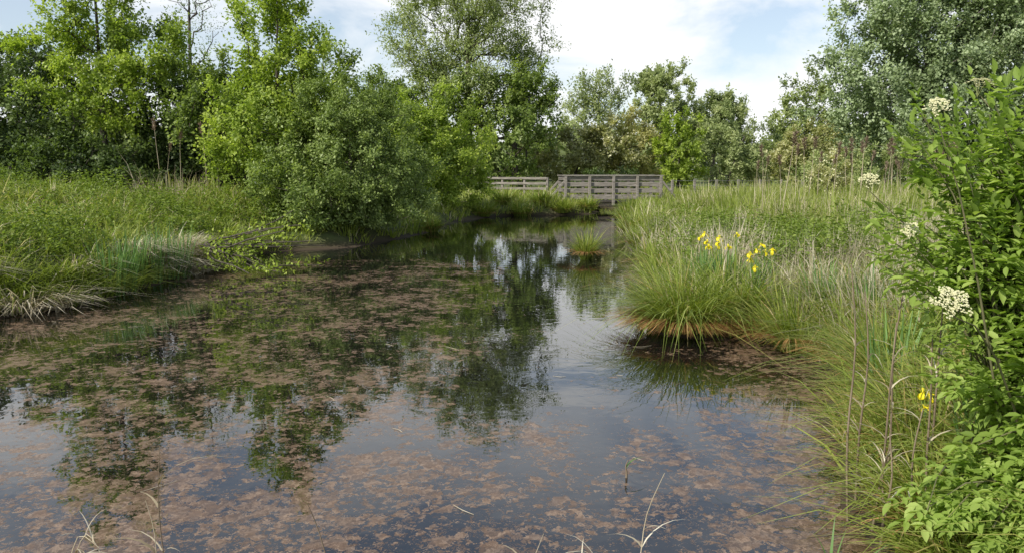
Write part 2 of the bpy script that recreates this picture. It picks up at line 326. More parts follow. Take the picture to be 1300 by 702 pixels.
grow("dark_shrub", "dark green shrub in the shade behind the grassy bank", "shrub", (-9.2, 26.5), [(0, 0, 2.0, 1.9, 1.6, 1.9), (-1.0, 0, 2.1, 1.6, 1.5, 1.5), (-.4, -.3, .8, 1.9, 1.2, .8)], 130, 140, .13, L_dark, tr=.12, twig=.6, seed=14, wr=.6)
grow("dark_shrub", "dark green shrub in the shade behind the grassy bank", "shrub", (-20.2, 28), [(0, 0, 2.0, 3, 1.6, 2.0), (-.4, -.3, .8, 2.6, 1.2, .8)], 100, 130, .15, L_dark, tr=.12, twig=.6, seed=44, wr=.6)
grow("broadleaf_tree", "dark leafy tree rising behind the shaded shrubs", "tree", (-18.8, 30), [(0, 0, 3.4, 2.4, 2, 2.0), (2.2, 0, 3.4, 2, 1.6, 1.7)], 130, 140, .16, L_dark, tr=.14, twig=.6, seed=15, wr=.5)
grow("birch_tree", "tall thin sparse birch showing sky between its twigs", "tree", (-13.8, 35), [(0, 0, 6.6, 1.2, 1.2, 2.1), (.3, 0, 8.7, 1.0, .9, 1.4)], 60, 34, .11, L_grey, tr=.09, twig=.8, seed=16, wr=.45)
grow("hazel_tree", "light green leafy tree with upright shoots beside the pond", "tree", (-6.6, 22.8), [(0, 0, 4.4, 1.05, 1.1, 1.8), (.8, 0, 3.2, 1.2, 1.2, 1.5), (.2, 0, 6.1, .6, .6, 1.1), (-.7, -.2, 2.2, 1.1, 1.0, 1.4)], 150, 190, .105, L_bright, tr=.09, twig=.58, seed=17, wr=.65, upw=.9)
grow("hazel_tree", "leafy green tree growing among the bankside shrubs", "tree", (-8.8, 24.2), [(0, 0, 2.4, 1.4, 1.2, 1.5), (-.4, 0, 3.0, .9, .8, .9)], 85, 160, .11, L_mid, tr=.09, twig=.5, seed=18, wr=.6, upw=.6)
grow("willow_shrub", "rounded fresh green willow shrub overhanging the water", "shrub", (-4.5, 22.2), [(0, 0, 1.9, 1.9, 1.4, 2.0), (-1.0, -.2, 1.4, 1.5, 1.2, 1.5), (1.0, .2, 1.2, 1.2, 1.2, 1.3), (-.2, 0, 2.8, 1.3, 1.2, 1.3), (.2, -.5, .7, 1.7, 1.0, .7)], 370, 190, .085, L_shrub, tr=.08, twig=.42, seed=19, wr=.55, upw=.4)
grow("willow_shrub", "green willow shrub with branches hanging down to the water", "shrub", (-5.9, 21.0), [(0, 0, .9, 1.0, .8, .9), (.9, -.3, .8, .9, .8, .7)], 80, 150, .085, L_mid, tr=.05, twig=.4, seed=20, wr=.55)
grow("hawthorn_bush", "bright green hawthorn bush at the water's edge", "shrub", (-3.6, 32.2), [(0, 0, 2.2, 1.9, 1.6, 2.2), (1.5, .5, 1.7, 1.2, 1.3, 1.8), (-.8, 0, 3.3, 1.4, 1.2, 1.2)], 190, 140, .13, L_bright, tr=.08, twig=.55, seed=21, wr=.6)
grow("hawthorn_bush", "green bush beside the narrow pond end", "shrub", (-4.9, 28.0), [(0, 0, 2.0, 1.6, 1.6, 2.0), (.6, 0, 1.2, 1.5, 1.4, 1.3)], 120, 130, .12, L_mid, tr=.08, twig=.55, seed=22, wr=.6)
grow("willow_tree", "large airy willow tree standing over the other trees", "tree", (-2.6, 48), [(-2.0, 0, 9.0, 2.9, 2.6, 3.0), (2.0, 0, 9.6, 2.7, 2.5, 2.6), (0.3, 0, 11.6, 3.0, 2.8, 2.2), (0, 0, 6.5, 3.6, 3, 2.2)], 340, 140, .18, L_haze, tr=.26, twig=1.1, seed=23, wr=.42, upw=.3, droop=.15)
grow("alder_tree", "dark dense tree behind the wooden fence", "tree", (.2, 46), [(0, 0, 3.6, 2.4, 2.2, 3.2), (-1.5, 0, 5.0, 2.2, 2.0, 2.0), (.9, 0, 5.6, 1.3, 1.3, 1.5)], 180, 110, .19, L_mid, tr=.18, twig=.7, seed=24, wr=.6)
grow("alder_tree", "dark dense tree behind the willow", "tree", (-5.5, 47), [(0, 0, 3.4, 3.0, 2.2, 3.0), (-3, 0, 3.6, 2.6, 2, 3.0)], 160, 110, .21, L_mid, tr=.18, twig=.7, seed=25, wr=.6)
grow("alder_tree", "mid green tree filling the wood edge", "tree", (-9.5, 38), [(0, 0, 3.0, 2.6, 2.2, 2.4)], 110, 110, .17, L_mid, tr=.18, twig=.7, seed=26, wr=.6)
# behind the bridge
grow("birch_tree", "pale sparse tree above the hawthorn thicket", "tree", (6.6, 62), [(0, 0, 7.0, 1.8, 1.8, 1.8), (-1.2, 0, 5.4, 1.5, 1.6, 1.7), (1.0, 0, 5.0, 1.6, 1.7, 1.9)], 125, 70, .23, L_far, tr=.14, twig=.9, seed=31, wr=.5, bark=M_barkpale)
grow("hawthorn_bush", "olive hawthorn bush dusted with cream blossom", "shrub", (3.6, 50), [(0, 0, 2.1, 2.2, 2, 1.9), (2.3, 0, 2.1, 2.0, 2, 1.9)], 170, 100, .19, L_olive, tr=.1, twig=.55, seed=32, wr=.6, blossom=300)
grow("hawthorn_bush", "olive hawthorn bush behind the footbridge", "shrub", (7.6, 52), [(0, 0, 2.3, 1.9, 2, 2.2)], 90, 100, .19, L_beige, tr=.1, twig=.6, seed=33, wr=.6)
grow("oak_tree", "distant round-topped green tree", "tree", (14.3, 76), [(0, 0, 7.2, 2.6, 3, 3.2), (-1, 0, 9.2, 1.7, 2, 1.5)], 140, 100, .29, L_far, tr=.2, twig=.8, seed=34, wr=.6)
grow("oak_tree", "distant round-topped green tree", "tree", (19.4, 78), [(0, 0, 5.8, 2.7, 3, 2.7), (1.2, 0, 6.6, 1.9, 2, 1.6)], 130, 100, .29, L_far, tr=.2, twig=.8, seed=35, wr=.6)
grow("green_bush", "fresh yellow-green bush behind the footbridge", "shrub", (10.4, 50), [(0, 0, 2.5, 1.4, 1.5, 2.1)], 85, 120, .18, L_bright, tr=.1, twig=.5, seed=36, wr=.6)
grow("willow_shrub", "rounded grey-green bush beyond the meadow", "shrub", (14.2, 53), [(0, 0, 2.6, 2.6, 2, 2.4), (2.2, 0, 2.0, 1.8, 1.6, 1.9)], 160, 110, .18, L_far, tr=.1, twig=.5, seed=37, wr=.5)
grow("hawthorn_bush", "olive bush beyond the meadow fence", "shrub", (18.6, 50), [(0, 0, 1.9, 2.6, 2, 1.8)], 110, 100, .19, L_olive, tr=.1, twig=.6, seed=38, wr=.6)
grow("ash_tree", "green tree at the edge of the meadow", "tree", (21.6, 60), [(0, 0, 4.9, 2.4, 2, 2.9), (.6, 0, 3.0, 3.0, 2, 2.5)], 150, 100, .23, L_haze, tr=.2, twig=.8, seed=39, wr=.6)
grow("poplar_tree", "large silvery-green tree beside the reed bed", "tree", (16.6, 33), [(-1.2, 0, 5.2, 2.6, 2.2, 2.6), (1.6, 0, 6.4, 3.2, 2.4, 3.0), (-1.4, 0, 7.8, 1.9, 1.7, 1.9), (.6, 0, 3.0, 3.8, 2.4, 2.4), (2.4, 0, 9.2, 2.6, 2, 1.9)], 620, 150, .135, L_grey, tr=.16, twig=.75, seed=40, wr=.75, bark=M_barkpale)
grow("poplar_tree", "large green tree next to the silvery one", "tree", (21.3, 34), [(0, 0, 5.6, 3.2, 2.4, 3.6), (-.5, 0, 8.6, 2.6, 2, 2.4), (0, 0, 2.6, 3, 2, 2.2)], 320, 140, .15, L_grey, tr=.18, twig=.75, seed=41, wr=.75, bark=M_barkpale)
grow("willow_shrub", "low willow bush among the reeds", "shrub", (12.5, 30), [(0, 0, 1.0, 1.8, 1.2, 1.1), (2.5, 0, 1.2, 1.6, 1.2, 1.3)], 110, 120, .11, L_haze, tr=.06, twig=.4, seed=42, wr=.5)
grow("hawthorn_bush", "small bush with cream blossom in the meadow", "shrub", (9.6, 24.3), [(0, 0, .9, .6, .5, .8)], 40, 100, .08, L_olive, tr=.03, twig=.3, seed=43, wr=.6, blossom=120)
grow("willow_shrub", "low dark bush at the end of the channel", "shrub", (5.2, 43.4), [(0, 0, .8, 1.7, .8, .8)], 60, 100, .14, L_dark, tr=.05, twig=.4, seed=45, wr=.5)

r = np.random.RandomState(5); n = 34000
ax = r.uniform(-75, 95, n); ay = 92 + r.uniform(-5, 5, n) + 4 * np.sin(ax * .1)
hh = 4.8 + 1.4 * np.sin(ax * .35) + 1.0 * np.sin(ax * .83 + 1) + .8 * np.sin(ax * 2.1) + np.where(ax < -2, 2.0, 0)
az_ = hh * r.uniform(0, 1, n) ** .7 + .4
V, Q, A = leaves(np.stack([ax, ay, az_], 1), r.normal(0, 1, (n, 3)), .95 * r.uniform(.6, 1.3, n), .7, np.clip(.45 + .2 * np.sin(ax * 1.1) + r.normal(0, .15, n), 0, 1), r)
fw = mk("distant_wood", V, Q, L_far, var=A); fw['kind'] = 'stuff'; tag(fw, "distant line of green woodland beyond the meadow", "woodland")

# ------------------------------------------------------------------ grass
r = np.random.RandomState(21)
def sample(n, x0, x1, y0, y1, k=9., e=1.25, shore=.02):
    X = r.uniform(x0, x1, n); Y = r.uniform(y0, y1, n)
    keep = r.uniform(0, 1, n) < np.minimum(1, (k / np.maximum(Y, 1)) ** e)
    keep &= np.abs(X) < .72 * Y + 2.5
    X, Y = X[keep], Y[keep]; sd = sdist(X, Y); k2 = sd > shore; return X[k2], Y[k2], sd[k2]
def grass(name, label, X, Y, sd, nb, hfun, wfun, mat, straw=.12, leanm=.35, droopm=.35, tuft=.09, cat="grass", vbase=.4, hv=.35):
    n = len(X); Z = height(X, Y, sd)
    hs = hfun(X, Y, sd) * (1 + hv * wob(X * 1.5, Y * 1.5)) * r.uniform(.7, 1.25, n)
    tv = np.clip(vbase + .28 * wob(X * .8 + 3, Y * .8) + r.normal(0, .1, n), 0, .72)
    st = np.clip(straw * (1 + 1.9 * wob(X * .5 + 9, Y * .6)), 0, 1)
    Xb = np.repeat(X, nb); m_ = len(Xb); az = r.uniform(0, 2 * np.pi, m_); off = tuft * np.sqrt(r.uniform(0, 1, m_)) * (1 + np.repeat(Y, nb) / 18)
    B0 = np.stack([Xb + np.cos(az) * off, np.repeat(Y, nb) + np.sin(az) * off, np.repeat(Z, nb) - .03], 1)
    H = np.repeat(hs, nb) * r.uniform(.45, 1.1, m_); W = np.repeat(wfun(X, Y), nb) * r.uniform(.6, 1.4, m_)
    v = np.clip(np.repeat(tv, nb) + r.normal(0, .1, m_), 0, .76); v = np.where(r.uniform(0, 1, m_) < np.repeat(st, nb), r.uniform(.84, 1, m_), v)
    lean = np.abs(r.normal(0, leanm, m_)); droop = np.abs(r.normal(droopm, .25, m_))
    V, Q, A = blades(B0, H, W, az, lean, droop, v, r)
    ob = mk(name, V, Q, mat, var=A); ob['kind'] = 'stuff'; tag(ob, label, cat); return ob
wf = lambda X, Y: .008 + .001 * Y
X, Y, sd = sample(24000, -22, -5.5, 8.8, 30)
grass("bank_grass", "lush green grass on the sunny pond bank", X, Y, sd, 10, lambda X, Y, s: .3 + .24 * ss(s / 3), wf, L_grass, .12, .4, .45, vbase=.52, hv=1.1)
X, Y, sd = sample(26000, -14, -6.0, 9.0, 20); ok = (sd < .5) & ((Y > 12.2) | (wob(X * .9, Y * .9) < .05))
grass("bank_edge_grass", "green grass hanging over the lip of the bank", X[ok], Y[ok], sd[ok], 12, lambda X, Y, s: .42 + 0 * X, lambda X, Y: .018 + 0 * X, L_grass, .1, .5, .85, .12, vbase=.5, hv=.8)
X, Y, sd = sample(15000, -6.5, 8, 19, 48)
grass("far_bank_grass", "bright grass in front of the fence and footbridge", X, Y, sd, 10, lambda X, Y, s: .5 + 0 * X, wf, L_grass, .06, vbase=.6, hv=.5)
X, Y, sd = sample(50000, 1.5, 32, 4.2, 48)
grass("meadow_grass", "tall mixed meadow grass with dry seed heads", X, Y, sd, 9, lambda X, Y, s: np.where(Y < 9, .45, .5) + .1 * ss(s / 2), wf, L_grass, .17, vbase=.52, hv=.9)
X, Y, sd = sample(4200, 1.9, 5.5, 3.0, 9.4, shore=.08)
ok = (sd < 1.7)
grass("waterside_grass", "long arching grass leaning over the water", X[ok], Y[ok], sd[ok], 10, lambda X, Y, s: .5 + .16 * ss(s) - .12 * (Y < 4.6), lambda X, Y: .0155 + 0 * X, L_sedge, .14, .35, .7, .14, vbase=.5, hv=.7)
X, Y, sd = sample(34000, -14, -6.0, 9.2, 17); ok = (sd < .65) & (wob(X * .9, Y * .9) > -.3) & ((Y < 12.6) | (wob(X * .9, Y * .9) > .1))
grass("dead_grass_fringe", "bleached dead grass drooping over the bank edge", X[ok], Y[ok], sd[ok], 13, lambda X, Y, s: .45 + 0 * X, lambda X, Y: .02 + 0 * X, L_strawb, 0, .6, .95, .2, vbase=.72, hv=.7)
X, Y, sd = sample(8000, 3, 9, 7, 20); ok = (wob(X * .7 + 2, Y * .5) > .04)
grass("seeding_grass", "pale dry flowering grass among the green", X[ok], Y[ok], sd[ok], 6, lambda X, Y, s: .74 + 0 * X, lambda X, Y: .011 + 0 * X, L_strawb, 0, .2, .3, .12, vbase=.65)
X = r.uniform(-10.4, -8.4, 30); Y = r.uniform(20.5, 23.0, 30); sd = sdist(X, Y)
grass("dead_reed_patch", "tall dry reeds in front of the dark shrubs", X, Y, sd, 5, lambda X, Y, s: 1.2 + 0 * X, lambda X, Y: .016 + 0 * X, L_strawb, 0, .14, .1, .14, "reeds", .2)
X, Y, sd = sample(3500, 6.5, 20, 17, 30, 30)
grass("reed_bed", "tall green and straw-coloured reed bed", X, Y, sd, 7, lambda X, Y, s: 1.0 + 0 * X, lambda X, Y: .026 + 0 * X, L_grass, .28, .15, .15, .15, "reeds", .5)
def herbs(name, label, x0, x1, y0, y1, n, thr, hmax, size, smin=.1):
    X = r.uniform(x0, x1, n); Y = r.uniform(y0, y1, n); sd = sdist(X, Y)
    ok = (sd > smin) & (wob(X * 1.1 + 5, Y * 1.1 + 2) > thr); X, Y, sd = X[ok], Y[ok], sd[ok]; k = 16
    Z = height(X, Y, sd); hh = hmax * (.4 + .6 * r.uniform(0, 1, len(X))) * (1 + .5 * wob(X * 2, Y * 2))
    P = np.repeat(np.stack([X, Y, Z], 1), k, 0); t = r.uniform(.1, 1, len(P)); P[:, 2] += t * np.repeat(hh, k); P[:, :2] += r.normal(0, .06, (len(P), 2))
    D = np.stack([r.normal(0, 1, len(P)), r.normal(0, 1, len(P)), r.normal(.15, .4, len(P))], 1)
    V, Q, A = leaves(P, D, size * r.uniform(.6, 1.3, len(P)), .5, np.clip(r.normal(.5, .2, len(P)), 0, 1), r, True, .4)
    ob = mk(name, V, Q, L_herb, var=A); ob['kind'] = 'stuff'; tag(ob, label, "plants")
herbs("bank_herbs", "leafy nettles and herbs growing through the bank grass", -16, -6.2, 9.5, 22, 6000, .08, .8, .075, .5)
herbs("meadow_herbs", "leafy herbs among the tall meadow grass", 2.6, 9, 4.6, 20, 6200, .05, .7, .07, .3)

# ------------------------------------------------------------------ tussocks
def tussock(name, label, x, y, rad, h, n, w=.007, mat=L_sedge, seed=1, z=None, droop=.7, dead=0, group=None, lean0=.2):
    q = np.random.RandomState(seed); z = float(max(height(x, y), -.02)) if z is None else z
    az = q.uniform(0, 2 * np.pi, n); of = rad * .38 * np.sqrt(q.uniform(0, 1, n))
    B0 = np.stack([np.cos(az) * of, np.sin(az) * of, np.full(n, -.02)], 1); az2 = az + q.normal(0, .8, n)
    ph = q.uniform(0, 6, 3); sh = 1 + .13 * np.sin(2 * az + ph[0]) + .1 * np.sin(5 * az + ph[1]) + .08 * np.sin(11 * az + ph[2])
    H = h * q.uniform(.45, 1.12, n) * sh; lean = np.abs(q.normal(lean0, .2, n)) + of / rad * .35; dr = np.abs(q.normal(droop, .35, n))
    v = np.clip(q.normal(.45, .22, n), 0, .85); v = np.where(q.uniform(0, 1, n) < .05, .95, v)
    V, Q, A = blades(B0, H, np.full(n, w) * q.uniform(.7, 1.3, n), az2, lean, dr, v, q, 6)
    V[:, 2] = np.maximum(V[:, 2], -.0)
    root = empty(name, (x, y, z)); tag(root, label, "sedge", group)
    mk("blades", V, Q, mat, parent=root, var=A)
    if dead:
        az = q.uniform(0, 2 * np.pi, dead); of = rad * .52 * np.sqrt(q.uniform(.3, 1, dead))
        B0 = np.stack([np.cos(az) * of, np.sin(az) * of, np.full(dead, .12)], 1)
        V, Q, A = blades(B0, h * q.uniform(.18, .36, dead), np.full(dead, .015), az, np.full(dead, .8), np.full(dead, 1.3), q.uniform(0, 1, dead), q, 4)
        V[:, 2] = np.maximum(V[:, 2], .004); mk("dead_blades", V, Q, L_rust, parent=root, var=A)
    return root
gt = "sedge tussocks along the shore"
tussock("sedge_tussock", "big arching green sedge tussock with rusty dead base in the water", 2.15, 9.8, .88, 1.05, 1700, .016, seed=51, z=.0, dead=1200, group=gt, droop=.75, lean0=.2)
tussock("sedge_tussock", "big arching green sedge tussock with rusty dead base in the water", 2.8, 9.9, .8, 1.04, 1200, .016, seed=52, z=.06, dead=500, group=gt, droop=.7)
tussock("sedge_tussock", "thin upright sedge clump at the waterline", 3.1, 8.6, .4, .9, 480, .014, seed=53, z=.02, dead=160, droop=.4, group=gt)
tussock("sedge_tussock", "thin upright sedge clump at the waterline", 3.4, 7.8, .35, .8, 330, .013, seed=54, z=.05, dead=120, droop=.4, group=gt)
tussock("sedge_tussock", "small lone grass tuft standing in open water", 1.66, 17.7, .32, .85, 330, .018, seed=55, z=0, dead=140, droop=.28, group=gt, lean0=.1)
for k, (x, y, rd, h) in enumerate([(2.4, 12.6, .5, .8), (2.75, 15.2, .5, .8), (3.2, 19.5, .6, .8), (3.6, 23.5, .7, .9), (3.1, 6.3, .45, .85), (3.35, 7.0, .45, .85), (2.85, 5.5, .45, .8), (2.55, 4.7, .4, .75), (4.2, 28.5, .8, .9),
                                 (-2.6, 25.6, .5, .8), (.4, 34.3, .8, .9), (2.2, 35.2, .8, .9), (3.4, 36.2, .6, .8), (-1.2, 33.2, .7, .9), (5.0, 33, .8, .9), (-.4, 35.5, .8, 1.0), (1.3, 36, .8, 1.0), (2.2, 3.9, .35, .6), (2.1, 3.4, .35, .55)]):
    tussock("sedge_tussock", "green sedge tussock growing along the shore", x, y, rd, h, 380, .012 + .0006 * y, seed=60 + k, dead=60, group=gt, droop=.55)

# ------------------------------------------------------------------ iris
def petal_flower():
    bag = Bag()
    for k in range(3):
        a = k * 2.094
        d = np.array([math.cos(a), math.sin(a), 0]); s = np.array([-math.sin(a), math.cos(a), 0]); u = np.array([0, 0, 1.])
        prof = [(0, 0, .006), (.018, .012, .012), (.038, .008, .021), (.052, -.012, .024), (.058, -.035, .016), (.057, -.045, .003)]
        P = [np.stack([d * x + u * z - s * w, d * x + u * (z + .004), d * x + u * z + s * w]) for x, z, w in prof]
        V = np.concatenate(P); Q = []
        for j in range(len(prof) - 1):
            for c in range(2): Q.append((j * 3 + c, j * 3 + c + 1, j * 3 + c + 4, j * 3 + c + 3))
        bag.add(V, np.array(Q), np.full(len(V), .3))
        a += 1.05; d = np.array([math.cos(a), math.sin(a), 0]); s = np.array([-math.sin(a), math.cos(a), 0])
        prof = [(0, 0, .004), (.012, .02, .008), (.016, .038, .01), (.012, .05, .003)]
        P = [np.stack([d * x + u * z - s * w, d * (x + .003) + u * z, d * x + u * z + s * w]) for x, z, w in prof]; V = np.concatenate(P); Q = []
        for j in range(len(prof) - 1):
            for c in range(2): Q.append((j * 3 + c, j * 3 + c + 1, j * 3 + c + 4, j * 3 + c + 3))
        bag.add(V, np.array(Q), np.full(len(V), .9))
    return bag.get()
FV, FQ, FA = petal_flower()
flower_src = None
def iris(x, y, n, h, flowers, seed, label="yellow flag iris clump with sword-shaped leaves", fs=1.0, fh=1.0):
    global flower_src
    q = np.random.RandomState(seed); z = max(float(height(x, y)) - .02, -.02)
    root = empty("iris_plant", (x, y, z)); tag(root, label, "iris", "yellow irises on the bank")
    az = q.uniform(0, 2 * np.pi, n); of = .18 * np.sqrt(q.uniform(0, 1, n))
    B0 = np.stack([np.cos(az) * of, np.sin(az) * of, np.zeros(n)], 1)
    V, Q, A = blades(B0, h * q.uniform(.6, 1.05, n), np.full(n, .028), az, q.uniform(0, .22, n), q.uniform(0, .18, n), q.uniform(0, 1, n), q, 5)
    mk("leaves", V, Q, L_iris, parent=root, var=A)
    for k in range(flowers):
        a = q.uniform(0, 6.28); o1 = q.uniform(.02, .16); o2 = o1 + q.uniform(0, .1); hh = h * q.uniform(.85, 1.18) * fh
        P = np.array([[math.cos(a) * o1, math.sin(a) * o1, 0], [math.cos(a) * (o1 * .6 + o2 * .4), math.sin(a) * (o1 * .6 + o2 * .4), hh * .5], [math.cos(a) * o2, math.sin(a) * o2, hh]])
        tv, tq = tube(P, [.006, .005, .004], 5); st_ = mk("stem", tv, tq, L_iris, parent=root, var=np.full(len(tv), .5))
        if flower_src is None:
            f = mk("flower", FV, FQ, L_yellow, parent=root, var=FA, smooth=True); flower_src = f
        else:
            f = flower_src.copy(); COL.objects.link(f); f.parent = root
        f.location = P[2]; f.rotation_euler = (q.normal(0, .2), q.normal(0, .2), q.uniform(0, 6.28)); s = q.uniform(.68, .92) * fs; f.scale = (s, s, s)
for k, (x, y, n, h, f) in enumerate([(2.65, 10.9, 55, .64, 5), (2.9, 10.7, 55, .62, 4), (3.15, 10.2, 50, .52, 4), (3.3, 10.4, 40, .52, 3), (3.15, 9.8, 30, .42, 1),
                                    (3.9, 8.4, 35, .75, 0), (3.6, 9.0, 40, .8, 0), (2.95, 4.6, 40, .75, 0), (2.7, 4.3, 30, .6, 0), (2.9, 5.9, 40, .8, 0)]):
    iris(x, y, n, h, f, 80 + k)
iris(2.4, 4.7, 14, .52, 3, 91, fs=.82, fh=1.12)
for k, (x, y) in enumerate([(-6.35, 14.0), (-6.3, 14.5), (-6.45, 13.5), (-8.8, 10.6), (-6.4, 12.6), (-6.4, 13.0), (-6.25, 14.9)]):
    iris(x, y, 44, 1.1, 0, 95 + k, "clump of upright green iris leaves at the bank edge")

# ------------------------------------------------------------------ elder bush (near)
def umbel(seed, R0=.07, n=260):
    q = np.random.RandomState(seed); bag = Bag(); a = q.uniform(0, 6.28, n); rr = R0 * np.sqrt(q.uniform(0, 1, n)) * (1 + .25 * np.sin(a * 5))
    C = np.stack([np.cos(a) * rr, np.sin(a) * rr, .018 - (rr / R0) ** 2 * .02 + q.normal(0, .003, n)], 1)
    for j in range(5):
        aa = j * 1.2566 + q.uniform(0, 6, n); D = np.stack([np.cos(aa), np.sin(aa), .25 + 0 * aa], 1)
        V, Q, A = leaves(C, D, .0055, 1.0, q.uniform(.1, 1, n), q, upb=.2); bag.add(V, Q, A)
    for j in range(5):
        a = j * 1.2566; P = np.array([[0, 0, -.07], [math.cos(a) * R0 * .25, math.sin(a) * R0 * .25, -.02], [math.cos(a) * R0 * .6, math.sin(a) * R0 * .6, .008]])
        tv, tq = tube(P, [.002, .0015, .001], 4); bag.add(tv, tq, np.full(len(tv), 0.0))
    return bag.get()
def elder(x, y, lobes, nst, seed, label, umbels):
    q = np.random.RandomState(seed); z = float(height(x, y)) - .03; root = empty("elder_bush", (x, y, z)); tag(root, label, "shrub")
    lob = np.array(lobes, float); bag = Bag(); lf = Bag()
    lob[:, 0] -= x; lob[:, 1] -= y; lob[:, 2] -= z
    vol = (lob[:, 3] * lob[:, 4] * lob[:, 5]) ** .8; vol /= vol.sum()
    um = [np.array([a[0] - x, a[1] - y, a[2] - z]) for a in umbels]
    for s in range(nst + len(um)):
        isu = s >= nst
        if isu: e = um[s - nst] + np.array([0, 0, -.06])
        else:
            b = lob[q.choice(len(lob), p=vol)]; d = norm(q.normal(size=3)); rad = q.uniform(.1, 1.0) ** .45
            e = b[:3] + d * b[3:] * rad * q.uniform(.85, 1.15); e[2] = max(e[2], .12)
        st = np.array([q.normal(0, .12) + e[0] * .25, q.normal(0, .12) + e[1] * .25, max(0, e[2] * q.uniform(0, .55) - .1)])
        m1 = st * .5 + e * .5 + np.array([0, 0, .2]); P = np.array([st, (st + m1) / 2 + [0, 0, .06], m1, (m1 + e) / 2 + [0, 0, .05], e])
        if s % 3 == 0 or isu:
            tv, tq = tube(P, [.008, .006, .005, .0035, .0025], 5); bag.add(tv, tq)
        for j in range(1 if isu else 0, 6):
            t = 1 - j * .12; c = m1 + (e - m1) * max(0, (t - .4) / .6) + q.normal(0, .02, 3)
            out = norm(e - m1 + q.normal(0, .01, 3)); side = norm(np.cross(out, [0, 0, 1.]) + q.normal(0, .6, 3)) * (1 if j % 2 else -1)
            D = norm(out * .45 + side + np.array([0, 0, .05]) + q.normal(0, .3, 3)) if j else norm(out + [0, 0, .1])
            Lr = q.uniform(.07, .13); ls = q.uniform(.038, .075)
            sd_ = norm(np.cross(D, [0, 0, 1.])); vv = np.clip(q.normal(.55, .22), 0, 1)
            Cs = [c + D * Lr * .45, c + D * Lr * .45, c + D * Lr * .75, c + D * Lr * .75, c + D * Lr]
            Ds = [D * .4 + sd_, D * .4 - sd_, D * .6 + sd_ * .9, D * .6 - sd_ * .9, D]
            V, Q, A = leaves(np.array(Cs), np.array(Ds) + q.normal(0, .15, (5, 3)) + [0, 0, -.15], ls * np.array([.85, .85, 1, 1, 1.15]), .46, np.clip(vv + q.normal(0, .08, 5), 0, 1), q, True, .25)
            lf.add(V, Q, A)
    V, Q, A = bag.get(); mk("stem", V, Q, M_elderstem, parent=root, smooth=True)
    V, Q, A = lf.get(); mk("foliage", V, Q, L_elder, parent=root, var=A)
    for k, (ux, uy, uz, R0, tx, ty) in enumerate(umbels):
        V, Q, A = umbel(seed + k, R0, int(280 * (R0 / .07) ** 2)); u = mk("flower_cluster", V, Q, L_cream, parent=root, var=A, loc=(ux - x, uy - y, uz - z)); u.rotation_euler = (tx, ty, 0)
    return root
elder(2.75, 3.75, [(2.65, 3.8, 1.75, .55, .45, .5), (2.25, 3.95, 1.62, .42, .35, .24), (2.15, 3.95, 2.12, .34, .28, .18), (2.65, 3.7, 1.1, .6, .5, .5), (2.5, 3.5, .5, .5, .4, .45), (2.3, 3.4, .3, .4, .35, .3), (2.65, 3.9, 2.15, .55, .5, .32)], 1000, 7,
      "large leafy elder bush with flat cream flower heads", [(1.80, 4.03, 1.95, .045, .7, -.2), (1.93, 3.85, 1.71, .04, 1.0, -.5), (1.79, 3.2, 1.47, .070, .75, -.2), (1.90, 3.62, 2.28, .05, .7, -.3), (2.3, 4.0, 2.42, .06, .3, 0)])

# ------------------------------------------------------------------ wooden footbridge and fences
def boxv(cx, cy, cz, sx, sy, sz, rx=0, ry=0, rz=0):
    bm = bmesh.new(); bmesh.ops.create_cube(bm, size=1); bmesh.ops.scale(bm, vec=(sx, sy, sz), verts=bm.verts)
    bmesh.ops.bevel(bm, geom=list(bm.edges), offset=min(sx, sy, sz) * .1, segments=1, affect='EDGES')
    bm.transform(Matrix.Translation((cx, cy, cz)) @ Matrix.Rotation(rz, 4, 'Z') @ Matrix.Rotation(ry, 4, 'Y') @ Matrix.Rotation(rx, 4, 'X'))
    return bm
def boxes(name, specs, mat, parent, loc=(0, 0, 0)):
    me = bpy.data.meshes.new(name); tot = bmesh.new()
    for s in specs:
        b_ = boxv(*s); tmp = bpy.data.meshes.new("t"); b_.to_mesh(tmp); tot.from_mesh(tmp); bpy.data.meshes.remove(tmp); b_.free()
    tot.to_mesh(me); tot.free(); me.materials.append(mat); ob = bpy.data.objects.new(name, me); COL.objects.link(ob); ob.parent = parent; ob.location = loc; return ob
br = empty("wooden_footbridge", (4.7, 38.6, .46)); br.rotation_euler = (0, 0, math.radians(5)); br.scale = (.91, 1, .97); tag(br, "weathered grey timber footbridge with four-board railings over the channel", "footbridge")
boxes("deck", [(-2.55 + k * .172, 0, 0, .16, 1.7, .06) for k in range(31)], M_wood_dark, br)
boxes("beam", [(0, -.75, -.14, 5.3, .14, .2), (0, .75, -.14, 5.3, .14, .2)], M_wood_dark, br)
for sy in (-.86, .86):
    sg = -1.0 if sy < 0 else 1.0
    boxes("railing", [(0, sy - sg * .03, zz, 5.2, .04, .18) for zz in (.22, .53, .84)] + [(0, sy, 1.27, 5.3, .18, .05), (0, sy - sg * .03, 1.12, 5.2, .04, .18)], M_wood, br)
    for px in (-2.5, -1.25, 0, 1.25, 2.5):
        boxes("post", [(px, sy + .055 * sg, .53, .14, .11, 1.4)], M_wood, br)
    for sgn in (-1, 1):
        boxes("brace", [(sgn * 2.98, sy + .055 * sg, .55, .10, .08, 1.2, 0, sgn * -.75, 0)], M_wood, br)
